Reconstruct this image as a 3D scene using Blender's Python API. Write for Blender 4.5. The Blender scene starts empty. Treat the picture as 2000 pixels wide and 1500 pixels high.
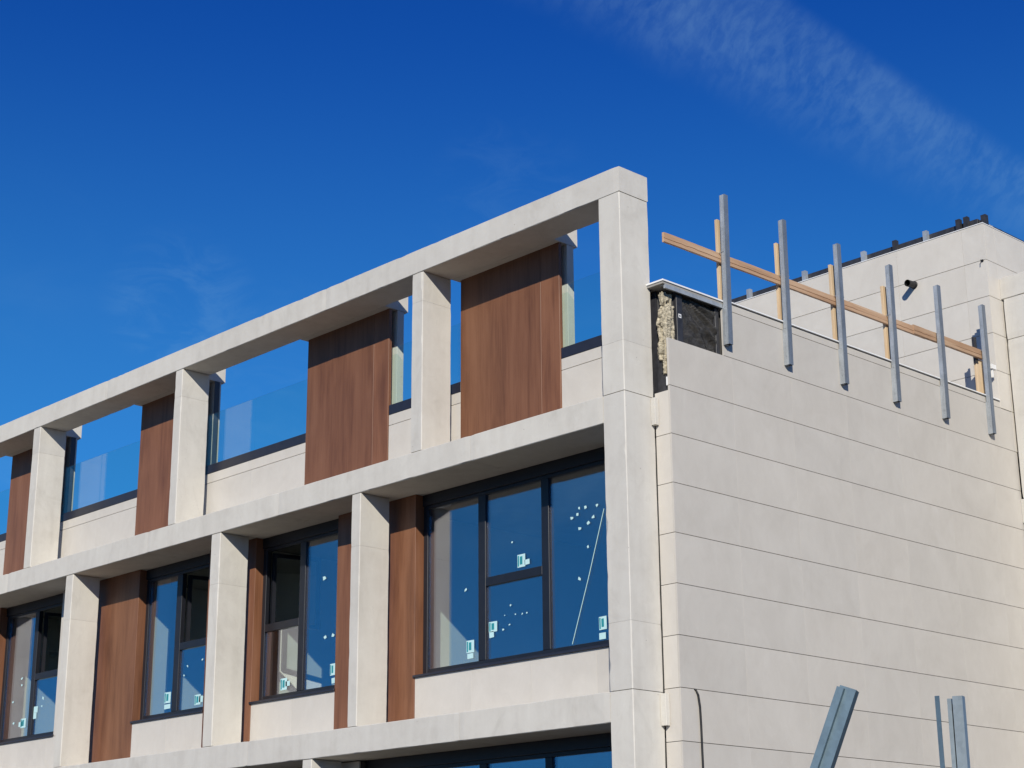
import bpy, bmesh, math, random
from mathutils import Vector, Matrix, noise as mnoise
rnd = random.Random(7)
SC = bpy.context.scene
COL = SC.collection

# ------------------------------------------------------------------ camera
cam_d = bpy.data.cameras.new('camera'); cam = bpy.data.objects.new('camera', cam_d); COL.objects.link(cam)
right = Vector((0.69010573, 0.72367218, -0.00725623))
up = Vector((0.22166735, -0.20181983, 0.95400857))
fwd = Vector((-0.68892501, 0.65997525, 0.29969151))
M = Matrix((right, up, -fwd)).transposed().to_4x4()
M.translation = Vector((13.286, -14.574, 1.6))
cam.matrix_world = M
cam_d.sensor_fit = 'HORIZONTAL'; cam_d.sensor_width = 36.0
cam_d.lens = 36.0 * 3394.19 / 2000.0
cam_d.clip_start = 0.1; cam_d.clip_end = 3000
SC.camera = cam

# ------------------------------------------------------------------ sun and sky
SUN = Vector((0.95, -1.0, 0.72)).normalized()
EL = math.asin(SUN.z); AZ = math.atan2(SUN.x, SUN.y)
sl = bpy.data.lights.new('sun', 'SUN'); sl.energy = 4.85; sl.angle = math.radians(0.5); sl.color = (1.0, 0.945, 0.83)
so = bpy.data.objects.new('sun', sl); COL.objects.link(so)
so.rotation_euler = SUN.to_track_quat('Z', 'Y').to_euler(); so.location = (20, -20, 30)

W = bpy.data.worlds.new('World'); SC.world = W; W.use_nodes = True
nt = W.node_tree; nt.nodes.clear()
def WN(t, **k):
    n = nt.nodes.new(t)
    for a, b in k.items(): setattr(n, a, b)
    return n
def wmath(op, a, b=None, c=None, clamp=False):
    n = WN('ShaderNodeMath', operation=op, use_clamp=clamp)
    for i, v in enumerate((a, b, c)):
        if v is None: continue
        if isinstance(v, (int, float)): n.inputs[i].default_value = v
        else: nt.links.new(v, n.inputs[i])
    return n.outputs[0]
sky = WN('ShaderNodeTexSky', sky_type='NISHITA', sun_disc=False, sun_elevation=EL, sun_rotation=AZ,
         altitude=1800.0, air_density=1.0, dust_density=0.0, ozone_density=3.0)
hs = WN('ShaderNodeMix', data_type='RGBA', blend_type='MULTIPLY'); hs.inputs[0].default_value = 1.0   # deep clear-air blue
nt.links.new(sky.outputs[0], hs.inputs[6]); hs.inputs[7].default_value = (0.055, 0.415, 1.12, 1)
tc = WN('ShaderNodeTexCoord'); gen = tc.outputs['Generated']
def dotv(v):
    n = WN('ShaderNodeVectorMath', operation='DOT_PRODUCT'); nt.links.new(gen, n.inputs[0]); n.inputs[1].default_value = v
    return n.outputs['Value']
def sstep(x, a, b):
    n = WN('ShaderNodeMapRange', interpolation_type='SMOOTHSTEP', clamp=True)
    nt.links.new(x, n.inputs[0]); n.inputs[1].default_value = a; n.inputs[2].default_value = b
    n.inputs[3].default_value = 0.0; n.inputs[4].default_value = 1.0
    return n.outputs[0]
# an old spread-out vapour trail high in the sky: a band between two great circles, rippled by noise
nu = Vector((-0.73435, -0.05697, -0.67637)); nl = Vector((-0.6438, 0.0029, -0.76519))
du = dotv(tuple(nu)); dl = dotv(tuple(nl))
bc = Vector((-0.5164, 0.7344, 0.4405))
if bc.dot(nu) < 0: su = -1
else: su = 1
inside_u = wmath('MULTIPLY', du, float(su)); sl_ = 1 if bc.dot(nl) > 0 else -1
inside_l = wmath('MULTIPLY', dl, float(sl_))
mp = WN('ShaderNodeMapping'); nt.links.new(gen, mp.inputs['Vector'])
e1 = (nu + nl).normalized().cross(bc).normalized()
def wnoise(scale, det, rough, stretch=None, dist=0.0):
    n = WN('ShaderNodeTexNoise'); n.inputs['Scale'].default_value = scale; n.inputs['Detail'].default_value = det
    n.inputs['Roughness'].default_value = rough; n.inputs['Distortion'].default_value = dist
    if stretch is None: nt.links.new(gen, n.inputs['Vector'])
    else:
        m = WN('ShaderNodeMapping'); m.inputs['Scale'].default_value = stretch
        m.inputs['Rotation'].default_value = (0.3, 0.5, 0.9)
        nt.links.new(gen, m.inputs['Vector']); nt.links.new(m.outputs[0], n.inputs['Vector'])
    return n.outputs['Fac']
n_big = wnoise(7, 3, 0.5); n_mid = wnoise(16, 5, 0.6, None, 0.5)
rm = WN('ShaderNodeVectorMath', operation='DOT_PRODUCT'); nt.links.new(gen, rm.inputs[0]); rm.inputs[1].default_value = tuple(e1)
rc = WN('ShaderNodeCombineXYZ'); nt.links.new(wmath('MULTIPLY', wmath('ADD', rm.outputs['Value'], wmath('MULTIPLY', n_big, 0.045)), 150.0), rc.inputs[0]); nt.links.new(wmath('MULTIPLY', inside_l, 75.0), rc.inputs[1])
nf = WN('ShaderNodeTexNoise'); nf.inputs['Scale'].default_value = 1.0; nf.inputs['Detail'].default_value = 5; nf.inputs['Roughness'].default_value = 0.62; nf.inputs['Distortion'].default_value = 0.25
nt.links.new(rc.outputs[0], nf.inputs['Vector']); n_fine = nf.outputs['Fac']
wob = wmath('MULTIPLY_ADD', n_big, 0.05, -0.025)
iu = sstep(wmath('ADD', inside_u, wmath('MULTIPLY', wob, 0.10)), -0.002, 0.010)
il = sstep(wmath('ADD', inside_l, wmath('MULTIPLY', wob, 0.6)), -0.030, 0.014)
tex = wmath('ADD', wmath('MULTIPLY', sstep(n_mid, 0.30, 0.70), 0.5), wmath('MULTIPLY', sstep(n_fine, 0.36, 0.66), 0.5))
edge = wmath('SUBTRACT', 1.0, sstep(inside_l, 0.0, 0.065))          # the lower edge is thicker
dens = wmath('MULTIPLY_ADD', edge, 0.38, 0.62)
band = wmath('MULTIPLY', wmath('MULTIPLY', iu, il), wmath('MULTIPLY', dens, wmath('MULTIPLY_ADD', tex, 0.85, 0.12)))
band = wmath('MULTIPLY', band, sstep(dotv(tuple(bc)), 0.60, 0.96))
# thin veil of cirrus lower down, broken by noise
n_c = wnoise(5.0, 6, 0.6, (1.0, 1.0, 2.6), 0.8); n_c2 = wnoise(2.2, 2, 0.5)
sep = WN('ShaderNodeSeparateXYZ'); nt.links.new(gen, sep.inputs[0])
low = wmath('SUBTRACT', 1.0, sstep(sep.outputs[2], 0.22, 0.42))
veil = wmath('MULTIPLY', wmath('MULTIPLY', sstep(n_c, 0.5, 0.78), sstep(n_c2, 0.4, 0.62)), low)
n_w = wnoise(22, 6, 0.66, (1.0, 1.0, 2.4), 1.0)
tuft = wmath('ADD', sstep(dotv((-0.7953, 0.5022, 0.3395)), 0.9988, 0.9999), wmath('MULTIPLY', sstep(dotv((-0.6622, 0.6335, 0.4001)), 0.9985, 0.9999), 0.45))
tuft = wmath('ADD', tuft, wmath('MULTIPLY', sstep(dotv((-0.7738, 0.5632, 0.2898)), 0.997, 0.9998), 0.5))
cl = wmath('ADD', wmath('ADD', wmath('MULTIPLY', band, 0.15), wmath('MULTIPLY', veil, 0.24)), wmath('MULTIPLY', wmath('MULTIPLY', tuft, sstep(n_w, 0.38, 0.70)), 0.065), clamp=True)
hz = WN('ShaderNodeMix', data_type='RGBA'); nt.links.new(hs.outputs[2], hz.inputs[6]); hz.inputs[7].default_value = (1.1, 5.6, 6.0, 1)   # thin haze thickening towards the horizon
nt.links.new(wmath('MULTIPLY', wmath('SUBTRACT', 1.0, sstep(sep.outputs[2], 0.20, 0.52)), 0.24), hz.inputs[0])
mx = WN('ShaderNodeMix', data_type='RGBA'); nt.links.new(cl, mx.inputs[0]); nt.links.new(hz.outputs[2], mx.inputs[6])
mx.inputs[7].default_value = (3.6, 6.4, 8.2, 1)
bg = WN('ShaderNodeBackground'); bg.inputs['Strength'].default_value = 0.1
nt.links.new(mx.outputs[2], bg.inputs['Color'])
wo = WN('ShaderNodeOutputWorld'); nt.links.new(bg.outputs[0], wo.inputs['Surface'])

SC.view_settings.view_transform = 'Standard'; SC.view_settings.look = 'None'
SC.view_settings.exposure = 0.0; SC.view_settings.gamma = 1.0
SC.view_settings.use_curve_mapping = False
SC.cycles.max_bounces = 8; SC.cycles.transparent_max_bounces = 24
SC.cycles.caustics_reflective = False; SC.cycles.caustics_refractive = False

# ------------------------------------------------------------------ materials
class Mat:
    def __init__(s, name):
        s.m = bpy.data.materials.new(name); s.m.use_nodes = True; s.t = s.m.node_tree
        s.b = s.t.nodes['Principled BSDF']; s.out = s.t.nodes['Material Output']
        g = s.n('ShaderNodeNewGeometry'); s.pos = g.outputs['Position']
    def n(s, t, **k):
        n = s.t.nodes.new(t)
        for a, b in k.items(): setattr(n, a, b)
        return n
    def link(s, a, b): s.t.links.new(a, b)
    def math(s, op, a, b=None, c=None, clamp=False):
        n = s.n('ShaderNodeMath', operation=op, use_clamp=clamp)
        for i, v in enumerate((a, b, c)):
            if v is None: continue
            if isinstance(v, (int, float)): n.inputs[i].default_value = v
            else: s.link(v, n.inputs[i])
        return n.outputs[0]
    def noise(s, scale, det=3, rough=0.55, stretch=(1, 1, 1), dist=0.0, off=None):
        n = s.n('ShaderNodeTexNoise'); n.inputs['Scale'].default_value = scale
        n.inputs['Detail'].default_value = det; n.inputs['Roughness'].default_value = rough; n.inputs['Distortion'].default_value = dist
        m = s.n('ShaderNodeMapping'); m.inputs['Scale'].default_value = stretch
        s.link(s.pos, m.inputs['Vector'])
        if off is not None: s.link(off, m.inputs['Location'])
        s.link(m.outputs[0], n.inputs['Vector'])
        return n.outputs['Fac']
    def ramp(s, x, pts):
        r = s.n('ShaderNodeValToRGB'); s.link(x, r.inputs[0]); e = r.color_ramp.elements
        while len(e) < len(pts): e.new(0.5)
        for q, (p, c) in zip(e, pts):
            q.position = p; q.color = (*c, 1) if isinstance(c, tuple) else (c, c, c, 1)
        return r.outputs[0]
    def mix(s, f, a, b, mode='MIX'):
        n = s.n('ShaderNodeMix', data_type='RGBA', blend_type=mode)
        for i, v in ((0, f), (6, a), (7, b)):
            if isinstance(v, (int, float)): n.inputs[i].default_value = v
            elif isinstance(v, tuple): n.inputs[i].default_value = (*v, 1)
            else: s.link(v, n.inputs[i])
        return n.outputs[2]
    def rand(s):
        return s.n('ShaderNodeObjectInfo').outputs['Random']
    def bump(s, h, strength=0.3, dist=0.01):
        b = s.n('ShaderNodeBump'); b.inputs['Strength'].default_value = strength; b.inputs['Distance'].default_value = dist
        s.link(h, b.inputs['Height']); s.link(b.outputs[0], s.b.inputs['Normal'])
    def set(s, color=None, rough=None, metal=None, spec=None):
        for k, v in (('Base Color', color), ('Roughness', rough), ('Metallic', metal), ('Specular IOR Level', spec)):
            if v is None: continue
            if isinstance(v, tuple): s.b.inputs[k].default_value = (*v, 1)
            elif isinstance(v, (int, float)): s.b.inputs[k].default_value = v
            else: s.link(v, s.b.inputs[k])
        return s

def mk_concrete():
    a = Mat('cast concrete')
    big = a.noise(0.9, 5, 0.6); mid = a.noise(5.5, 5, 0.65, dist=0.6); streak = a.noise(3.2, 4, 0.6, (1.6, 1.6, 0.14)); fine = a.noise(85, 3, 0.6)
    v = a.math('ADD', a.math('MULTIPLY', big, 0.4), a.math('ADD', a.math('MULTIPLY', mid, 0.3), a.math('MULTIPLY', streak, 0.3)))
    c = a.ramp(v, [(0.3, (0.490, 0.463, 0.416)), (0.5, (0.582, 0.557, 0.506)), (0.7, (0.652, 0.630, 0.576))])
    c = a.mix(1.0, c, a.ramp(a.rand(), [(0, (0.95, 0.95, 0.955)), (1, (1.03, 1.025, 1.01))]), 'MULTIPLY')
    vo = a.n('ShaderNodeTexVoronoi', feature='F1'); vo.inputs['Scale'].default_value = 7.0; a.link(a.pos, vo.inputs['Vector'])
    rsep = a.n('ShaderNodeSeparateColor'); a.link(vo.outputs['Color'], rsep.inputs[0])
    rad = a.math('MULTIPLY', a.math('POWER', rsep.outputs[0], 4.0), 0.062)
    hole = a.math('LESS_THAN', vo.outputs['Distance'], rad)
    c = a.mix(a.math('MULTIPLY', hole, 0.55), c, (0.24, 0.22, 0.19))
    stain = a.noise(1.7, 6, 0.7, (1, 1, 0.5), 1.2)
    c = a.mix(a.math('MULTIPLY', a.ramp(stain, [(0.55, 0.0), (0.72, 1.0)]), 0.36), c, (0.40, 0.375, 0.33))
    hair = a.noise(2.4, 6, 0.75, dist=2.2)
    hl = a.ramp(hair, [(0.488, 0.0), (0.5, 1.0), (0.512, 0.0)])
    c = a.mix(a.math('MULTIPLY', a.math('MULTIPLY', hl, a.ramp(mid, [(0.5, 0.0), (0.62, 1.0)])), 0.26), c, (0.3, 0.28, 0.25))
    a.set(c, 0.85, 0.0, 0.25)
    a.bump(a.math('SUBTRACT', a.math('ADD', a.math('MULTIPLY', fine, 0.3), mid), a.math('MULTIPLY', hole, 0.8)), 0.25, 0.006)
    return a.m
def mk_clad(name, tint=(1, 1, 1)):
    a = Mat(name)
    r = a.rand()
    off = a.n('ShaderNodeCombineXYZ'); a.link(a.math('MULTIPLY', r, 40.0), off.inputs[0]); a.link(a.math('MULTIPLY', r, 17.0), off.inputs[2])
    big = a.noise(1.1, 5, 0.62, off=off.outputs[0], dist=0.8); mid = a.noise(4.5, 6, 0.72, (1, 1, 0.6), 1.0, off=off.outputs[0])
    v = a.math('ADD', a.math('MULTIPLY', big, 0.6), a.math('MULTIPLY', mid, 0.4))
    lo, hi = (0.485, 0.452, 0.405), (0.570, 0.537, 0.487)
    c = a.ramp(v, [(0.3, tuple(x * t for x, t in zip(lo, tint))), (0.7, tuple(x * t for x, t in zip(hi, tint)))])
    c = a.mix(1.0, c, a.ramp(r, [(0, (0.96, 0.963, 0.965)), (1, (1.0, 0.997, 0.99))]), 'MULTIPLY')
    rub = a.noise(18, 4, 0.7, (1, 1, 1), 1.5, off=off.outputs[0])
    c = a.mix(a.math('MULTIPLY', a.ramp(rub, [(0.6, 0.0), (0.72, 1.0)]), 0.12), c, (0.72, 0.71, 0.68))
    a.set(c, 0.62, 0.0, 0.35)
    a.bump(a.noise(120, 2, 0.5), 0.08, 0.003)
    return a.m
def mk_wood(name, c1, c2, c3, rough=0.5, sx=5.0, grain='Z'):
    a = Mat(name)
    r = a.rand()
    off = a.n('ShaderNodeCombineXYZ'); a.link(a.math('MULTIPLY', r, 31.0), off.inputs[0]); a.link(a.math('MULTIPLY', r, 13.0), off.inputs[1])
    st = (1, 1, 0.11) if grain == 'Z' else (1, 0.06, 1)
    st2 = (1, 1, 0.03) if grain == 'Z' else (1, 0.02, 1)
    b = a.noise(sx, 5, 0.6, st, 0.4, off.outputs[0]); f = a.noise(sx * 9, 4, 0.65, st2, 0.3, off.outputs[0]); l = a.noise(sx * 0.35, 3, 0.5, (1, 1, 0.4) if grain == 'Z' else (1, .4, 1), 0.5, off.outputs[0])
    v = a.math('ADD', a.math('MULTIPLY', b, 0.50), a.math('ADD', a.math('MULTIPLY', f, 0.26), a.math('MULTIPLY', l, 0.24)))
    c = a.ramp(v, [(0.36, c1), (0.5, c2), (0.66, c3)])
    c = a.mix(1.0, c, a.ramp(r, [(0, 0.9), (1, 1.06)]), 'MULTIPLY')
    a.set(c, rough, 0.0, 0.4); a.bump(f, 0.1, 0.002)
    return a.m
def mk_steel(name, col, metal, rough, spangle=0.25):
    a = Mat(name)
    vo = a.n('ShaderNodeTexVoronoi', feature='F1'); vo.inputs['Scale'].default_value = 60.0; a.link(a.pos, vo.inputs['Vector'])
    sp = a.n('ShaderNodeSeparateColor'); a.link(vo.outputs['Color'], sp.inputs[0])
    n = a.noise(7, 5, 0.65, (1, 1, 0.35), 0.7)
    v = a.math('ADD', a.math('MULTIPLY', sp.outputs[0], spangle), a.math('MULTIPLY', n, 1 - spangle))
    c = a.ramp(v, [(0.25, tuple(x * 0.72 for x in col)), (0.75, tuple(min(1, x * 1.2) for x in col))])
    a.set(c, a.math('MULTIPLY_ADD', n, 0.2, rough - 0.1), metal, 0.5)
    return a.m
def mk_plain(name, col, rough=0.6, metal=0.0, spec=0.4, var=0.15, scale=8.0):
    a = Mat(name); n = a.noise(scale, 4, 0.6)
    c = a.ramp(n, [(0.25, tuple(x * (1 - var) for x in col)), (0.75, tuple(x * (1 + var) for x in col))])
    a.set(c, rough, metal, spec); a.bump(a.noise(scale * 12, 2, 0.5), 0.06, 0.003)
    return a.m
def mk_glass(name, refl, tint, rcol=(1, 1, 1), ripple=0.0):
    a = Mat(name); a.t.nodes.remove(a.b)
    tr = a.n('ShaderNodeBsdfTransparent'); tr.inputs[0].default_value = (*tint, 1)
    gl = a.n('ShaderNodeBsdfGlossy'); gl.inputs['Color'].default_value = (*rcol, 1); gl.inputs['Roughness'].default_value = 0.0
    lw = a.n('ShaderNodeLayerWeight'); lw.inputs['Blend'].default_value = 0.5
    f = a.math('MULTIPLY_ADD', a.math('POWER', lw.outputs['Facing'], 5.0), 1 - refl, refl, clamp=True)
    if ripple:
        b = a.n('ShaderNodeBump'); b.inputs['Strength'].default_value = ripple; b.inputs['Distance'].default_value = 0.02
        a.link(a.noise(0.9, 2, 0.4), b.inputs['Height']); a.link(b.outputs[0], gl.inputs['Normal'])
    mxs = a.n('ShaderNodeMixShader'); a.link(f, mxs.inputs[0]); a.link(tr.outputs[0], mxs.inputs[1]); a.link(gl.outputs[0], mxs.inputs[2])
    a.link(mxs.outputs[0], a.out.inputs['Surface'])
    return a.m

CONC = mk_concrete()
CLAD = mk_clad('pale cladding')
CLAD_F = mk_clad('pale cladding front', (1.10, 1.10, 1.10))
CLAD_P = mk_clad('pale cladding penthouse', (1.13, 1.13, 1.12))
WOOD = mk_wood('brown wood laminate', (0.118, 0.047, 0.023), (0.192, 0.082, 0.041), (0.245, 0.113, 0.060), 0.48, 5.0)
PINE = mk_wood('raw pine', (0.32, 0.185, 0.105), (0.44, 0.275, 0.165), (0.55, 0.40, 0.27), 0.75, 9.0, 'Y')
PINE_V = mk_wood('raw pine upright', (0.46, 0.31, 0.17), (0.60, 0.44, 0.27), (0.68, 0.53, 0.36), 0.75, 9.0, 'Z')
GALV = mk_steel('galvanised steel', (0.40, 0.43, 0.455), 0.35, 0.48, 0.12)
GALV_SHADE = mk_steel('shade toned galvanised steel', (0.19, 0.225, 0.275), 0.35, 0.5, 0.12)  # same stud steel, darkened to paint shade on the side-facing profile
GALV_G = mk_steel('grey galvanised steel', (0.25, 0.295, 0.315), 0.3, 0.5, 0.12)
GALV_D = mk_steel('weathered galvanised steel', (0.13, 0.19, 0.225), 0.5, 0.45, 0.12)
BLACK = mk_plain('dark anodised frame', (0.012, 0.013, 0.018), 0.42, 0.0, 0.5)
CHAN = mk_plain('dark blue grey channel', (0.020, 0.021, 0.032), 0.4, 0.0, 0.5)
MEMB = mk_plain('dark membrane', (0.028, 0.028, 0.032), 0.5, 0.0, 0.5, 0.4, 14)
CORE = mk_plain('grey wall core', (0.07, 0.068, 0.066), 0.9)
PLAST = mk_plain('white interior plaster', (0.72, 0.72, 0.68), 0.85, 0, 0.2, 0.05, 3)
SLABM = mk_plain('raw slab concrete', (0.30, 0.29, 0.27), 0.9, 0, 0.2, 0.15, 3)
WHITE = mk_plain('white sheet metal', (0.78, 0.78, 0.77), 0.45, 0, 0.4, 0.05)
WOOL = mk_plain('mineral wool', (0.40, 0.355, 0.265), 0.95, 0, 0.1, 0.6, 26)
TEAL = mk_plain('teal print', (0.03, 0.27, 0.31), 0.5)
STICK = mk_plain('pale sticker paper', (0.50, 0.74, 0.76), 0.6, 0, 0.3, 0.05)
GLASS = mk_glass('reflective window glass', 0.25, (0.90, 0.965, 0.945), (0.87, 0.87, 1.0), 0.03)
BGLASS = mk_glass('balustrade glass', 0.05, (0.935, 0.985, 0.955))
TRIM = mk_plain('slate metal trim', (0.035, 0.042, 0.055), 0.45, 0.0, 0.5)
CABLE = mk_plain('black rubber', (0.012, 0.012, 0.013), 0.5)
def mk_plastic_sheet():
    a = Mat('grey plastic sheet'); n = a.noise(9, 5, 0.6, (1, 1, 2.2), 1.0)
    a.set(a.ramp(n, [(0.3, (0.05, 0.047, 0.044)), (0.75, (0.15, 0.14, 0.128))]), 0.24, 0.0, 0.5)
    a.bump(a.noise(26, 4, 0.6, (1, 1, 1.5), 1.2), 0.35, 0.02)
    return a.m
SHEET = mk_plastic_sheet()
def mk_ground():
    a = Mat('dusty site ground'); n = a.noise(0.25, 6, 0.6); f = a.noise(9, 4, 0.7)
    v = a.math('ADD', a.math('MULTIPLY', n, 0.6), a.math('MULTIPLY', f, 0.4))
    a.set(a.ramp(v, [(0.3, (0.085, 0.075, 0.062)), (0.7, (0.15, 0.135, 0.115))]), 0.95, 0, 0.2); a.bump(f, 0.5, 0.03)
    return a.m
GROUND = mk_ground()

# ------------------------------------------------------------------ mesh helpers
def link(o, parent=None):
    COL.objects.link(o)
    if parent is not None: o.parent = parent
    return o
def tag(o, label, cat, group=None):
    o['label'] = label; o['category'] = cat
    if group: o['group'] = group
    return o
def empty(name, loc=(0, 0, 0), parent=None):
    o = bpy.data.objects.new(name, None); o.empty_display_size = 0.2; o.location = loc
    return link(o, parent)
def obj(name, bm, mats, parent=None, loc=(0, 0, 0), smooth=False):
    bmesh.ops.recalc_face_normals(bm, faces=bm.faces)
    me = bpy.data.meshes.new(name); bm.to_mesh(me); bm.free()
    for m in (mats if isinstance(mats, (list, tuple)) else [mats]): me.materials.append(m)
    if smooth: me.polygons.foreach_set('use_smooth', [True] * len(me.polygons))
    o = bpy.data.objects.new(name, me); o.location = loc
    return link(o, parent)
def add_box(bm, x0, x1, y0, y1, z0, z1, mi=0, mat=None):
    co = [(x, y, z) for x in (x0, x1) for y in (y0, y1) for z in (z0, z1)]
    if mat is not None: co = [mat @ Vector(c) for c in co]
    v = [bm.verts.new(c) for c in co]
    for f in ((0, 1, 3, 2), (4, 6, 7, 5), (0, 4, 5, 1), (2, 3, 7, 6), (0, 2, 6, 4), (1, 5, 7, 3)):
        bm.faces.new([v[i] for i in f]).material_index = mi
_cache = {}
def panel(name, x0, x1, y0, y1, z0, z1, mat, parent, bev=0.002):
    d = (round(x1 - x0, 4), round(y1 - y0, 4), round(z1 - z0, 4), mat.name, bev)
    if d not in _cache:
        bm = bmesh.new(); add_box(bm, -d[0] / 2, d[0] / 2, -d[1] / 2, d[1] / 2, -d[2] / 2, d[2] / 2)
        if bev: bmesh.ops.bevel(bm, geom=list(bm.edges), offset=min(bev if 'clad' not in mat.name else 0.0006, min(d[:3]) * 0.3), segments=1, affect='EDGES')
        bmesh.ops.recalc_face_normals(bm, faces=bm.faces)
        me = bpy.data.meshes.new(name); bm.to_mesh(me); bm.free(); me.materials.append(mat); _cache[d] = me
    o = bpy.data.objects.new(name, _cache[d]); o.location = ((x0 + x1) / 2, (y0 + y1) / 2, (z0 + z1) / 2)
    return link(o, parent)
def rough_box(name, x0, x1, y0, y1, z0, z1, axis, mat, parent, ch=0.009, seed=0, step=0.09, end_ch=None):
    """a cast concrete member: chamfered section swept along its axis, the chamfers chipped and uneven"""
    r = random.Random(seed * 91 + 3)
    lo = [x0, y0, z0]; hi = [x1, y1, z1]; a = 'XYZ'.index(axis); u, w = [i for i in range(3) if i != a]
    n = max(2, int((hi[a] - lo[a]) / step)); bm = bmesh.new(); rings = []
    wob = [r.random() * 50 for _ in range(4)]
    for k in range(n + 1):
        t = lo[a] + (hi[a] - lo[a]) * k / n; ring = []
        end = (ch * 0.6 if end_ch is None else end_ch) if k in (0, n) else 0
        for q, (su, sw) in enumerate(((0, 0), (1, 0), (1, 1), (0, 1))):
            chip = mnoise.noise(Vector((t * 2.1, wob[q], 0))) + 0.6 * mnoise.noise(Vector((t * 9, wob[q], 5)))
            c1 = ch * (1 + 0.5 * chip) + (max(0, chip - 0.40) * 0.05 if r.random() < 0.7 else 0)
            c2 = ch * (1 + 0.5 * chip) * r.uniform(0.85, 1.15)
            U = (lo[u] + end, hi[u] - end)[su]; Wv = (lo[w] + end, hi[w] - end)[sw]
            du_ = c1 if su == 0 else -c1; dw_ = c2 if sw == 0 else -c2
            pts = [(U, Wv + dw_), (U + du_, Wv)]
            if q in (1, 3): pts.reverse()
            for (pu, pw) in pts:
                p = [0, 0, 0]; p[a] = t; p[u] = pu; p[w] = pw; ring.append(bm.verts.new(p))
        rings.append(ring)
    for k in range(n):
        A, B = rings[k], rings[k + 1]
        for i in range(8): bm.faces.new((A[i], A[(i + 1) % 8], B[(i + 1) % 8], B[i]))
    bm.faces.new(rings[0]); bm.faces.new(rings[-1][::-1])
    return obj(name, bm, mat, parent)
def tube(bm, pts, rad, seg=8, cap=True):
    pts = [Vector(p) for p in pts]; rings = []
    for i, p in enumerate(pts):
        d = (pts[min(i + 1, len(pts) - 1)] - pts[max(i - 1, 0)]).normalized()
        h = Vector((0, 0, 1)) if abs(d.z) < 0.9 else Vector((1, 0, 0))
        a = d.cross(h).normalized(); b = d.cross(a)
        rings.append([bm.verts.new(p + rad * (math.cos(2 * math.pi * k / seg) * a + math.sin(2 * math.pi * k / seg) * b)) for k in range(seg)])
    for A, B in zip(rings, rings[1:]):
        for k in range(seg): bm.faces.new((A[k], A[(k + 1) % seg], B[(k + 1) % seg], B[k]))
    if cap: bm.faces.new(rings[0]); bm.faces.new(rings[-1][::-1])

# ------------------------------------------------------------------ ground
bm = bmesh.new(); S_ = 900
v = [bm.verts.new(p) for p in ((-S_, -S_, 0), (S_, -S_, 0), (S_, S_, 0), (-S_, S_, 0))]; bm.faces.new(v)
g = obj('ground', bm, GROUND); g['kind'] = 'structure'

# ------------------------------------------------------------------ main building
B = tag(empty('building'), 'pale concrete framed building with brown wood panels and dark windows', 'building')
XL = -19.5
ZT0, ZT1 = 10.26, 10.60; ZM0, ZM1 = 7.36, 7.705; ZB0, ZB1 = 3.83, 4.18
# front beams, cast in lengths with a hair joint
def beam(z0, z1, cuts, sd, x_end=-0.3615):
    xs = [x_end] + cuts + [XL]
    for i, (a, b) in enumerate(zip(xs, xs[1:])):
        rough_box('beam', b + 0.002, a - (0.002 if i else 0), 0, 0.53, z0, z1, 'X', CONC, B, 0.008, sd + i)
beam(ZT0, ZT1, [-5.86, -11.9, -17.2], 10, 0.0)
beam(ZM0, ZM1, [-2.72, -6.86, -10.35, -14.9], 20)
beam(ZB0, ZB1, [-2.92, -7.4, -12.0, -16.0], 30)
def pillar(x0, x1, z0, z1, sd, pour=None):
    cut = [z0] + ([pour] if pour else []) + [z1]
    for k, (a, b) in enumerate(zip(cut, cut[1:])):
        rough_box('pillar', x0, x1, 0.003, 0.525, a + (0.001 if k else 0), b - (0.001 if k < len(cut) - 2 else 0), 'Z', CONC, B, 0.009, sd + 7 * k, end_ch=0.002 if pour else None)
J = 0.007
pillar(-0.36, -0.004, ZM1 + 0.001, ZT0 - 0.003, 50, 8.335); pillar(-0.36, -0.004, ZB1 + 0.004, ZM1 - 0.008, 60, 4.96); pillar(-0.36, -0.004, 0, ZB1 - 0.004, 70, 1.5)
for i, (a, b, p) in enumerate([(-3.91, -3.685, 9.83), (-9.79, -9.585, 9.80), (-14.37, -14.13, 9.78), (-18.6, -18.38, 9.8)]): pillar(a, b, ZM1 + J, ZT0 - J, 51 + i, p)
for i, (a, b, p) in enumerate([(-5.15, -4.957, 6.62), (-8.55, -8.31, 6.58), (-12.85, -12.62, 6.6), (-17.2, -16.98, 6.6)]): pillar(a, b, ZB1 + J, ZM0 - J, 61 + i, p)
for i, (a, b) in enumerate([(-6.11, -5.907), (-10.6, -10.4), (-15.2, -15.0)]): pillar(a, b, 0, ZB0 - J, 71 + i, 2.0)
# slab ends that stick out behind the corner pillar
rough_box('slab_end', 0.0, 0.070, 0.455, 0.522, ZM0 - 0.01, ZM1 - 0.02, 'Z', CONC, B, 0.004, 81)
rough_box('slab_end', 0.0, 0.085, 0.455, 0.522, ZB0 - 0.03, ZB1 - 0.02, 'Z', CONC, B, 0.004, 82)
# soffit strips between the front frame and the wall
panel('lintel', XL, -0.01, 0.533, 0.90, ZM0 + 0.006, ZM1 - 0.01, CONC, B, 0)
panel('lintel', XL, -0.01, 0.533, 0.90, ZB0 + 0.006, ZB1 - 0.01, CONC, B, 0)
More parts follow.
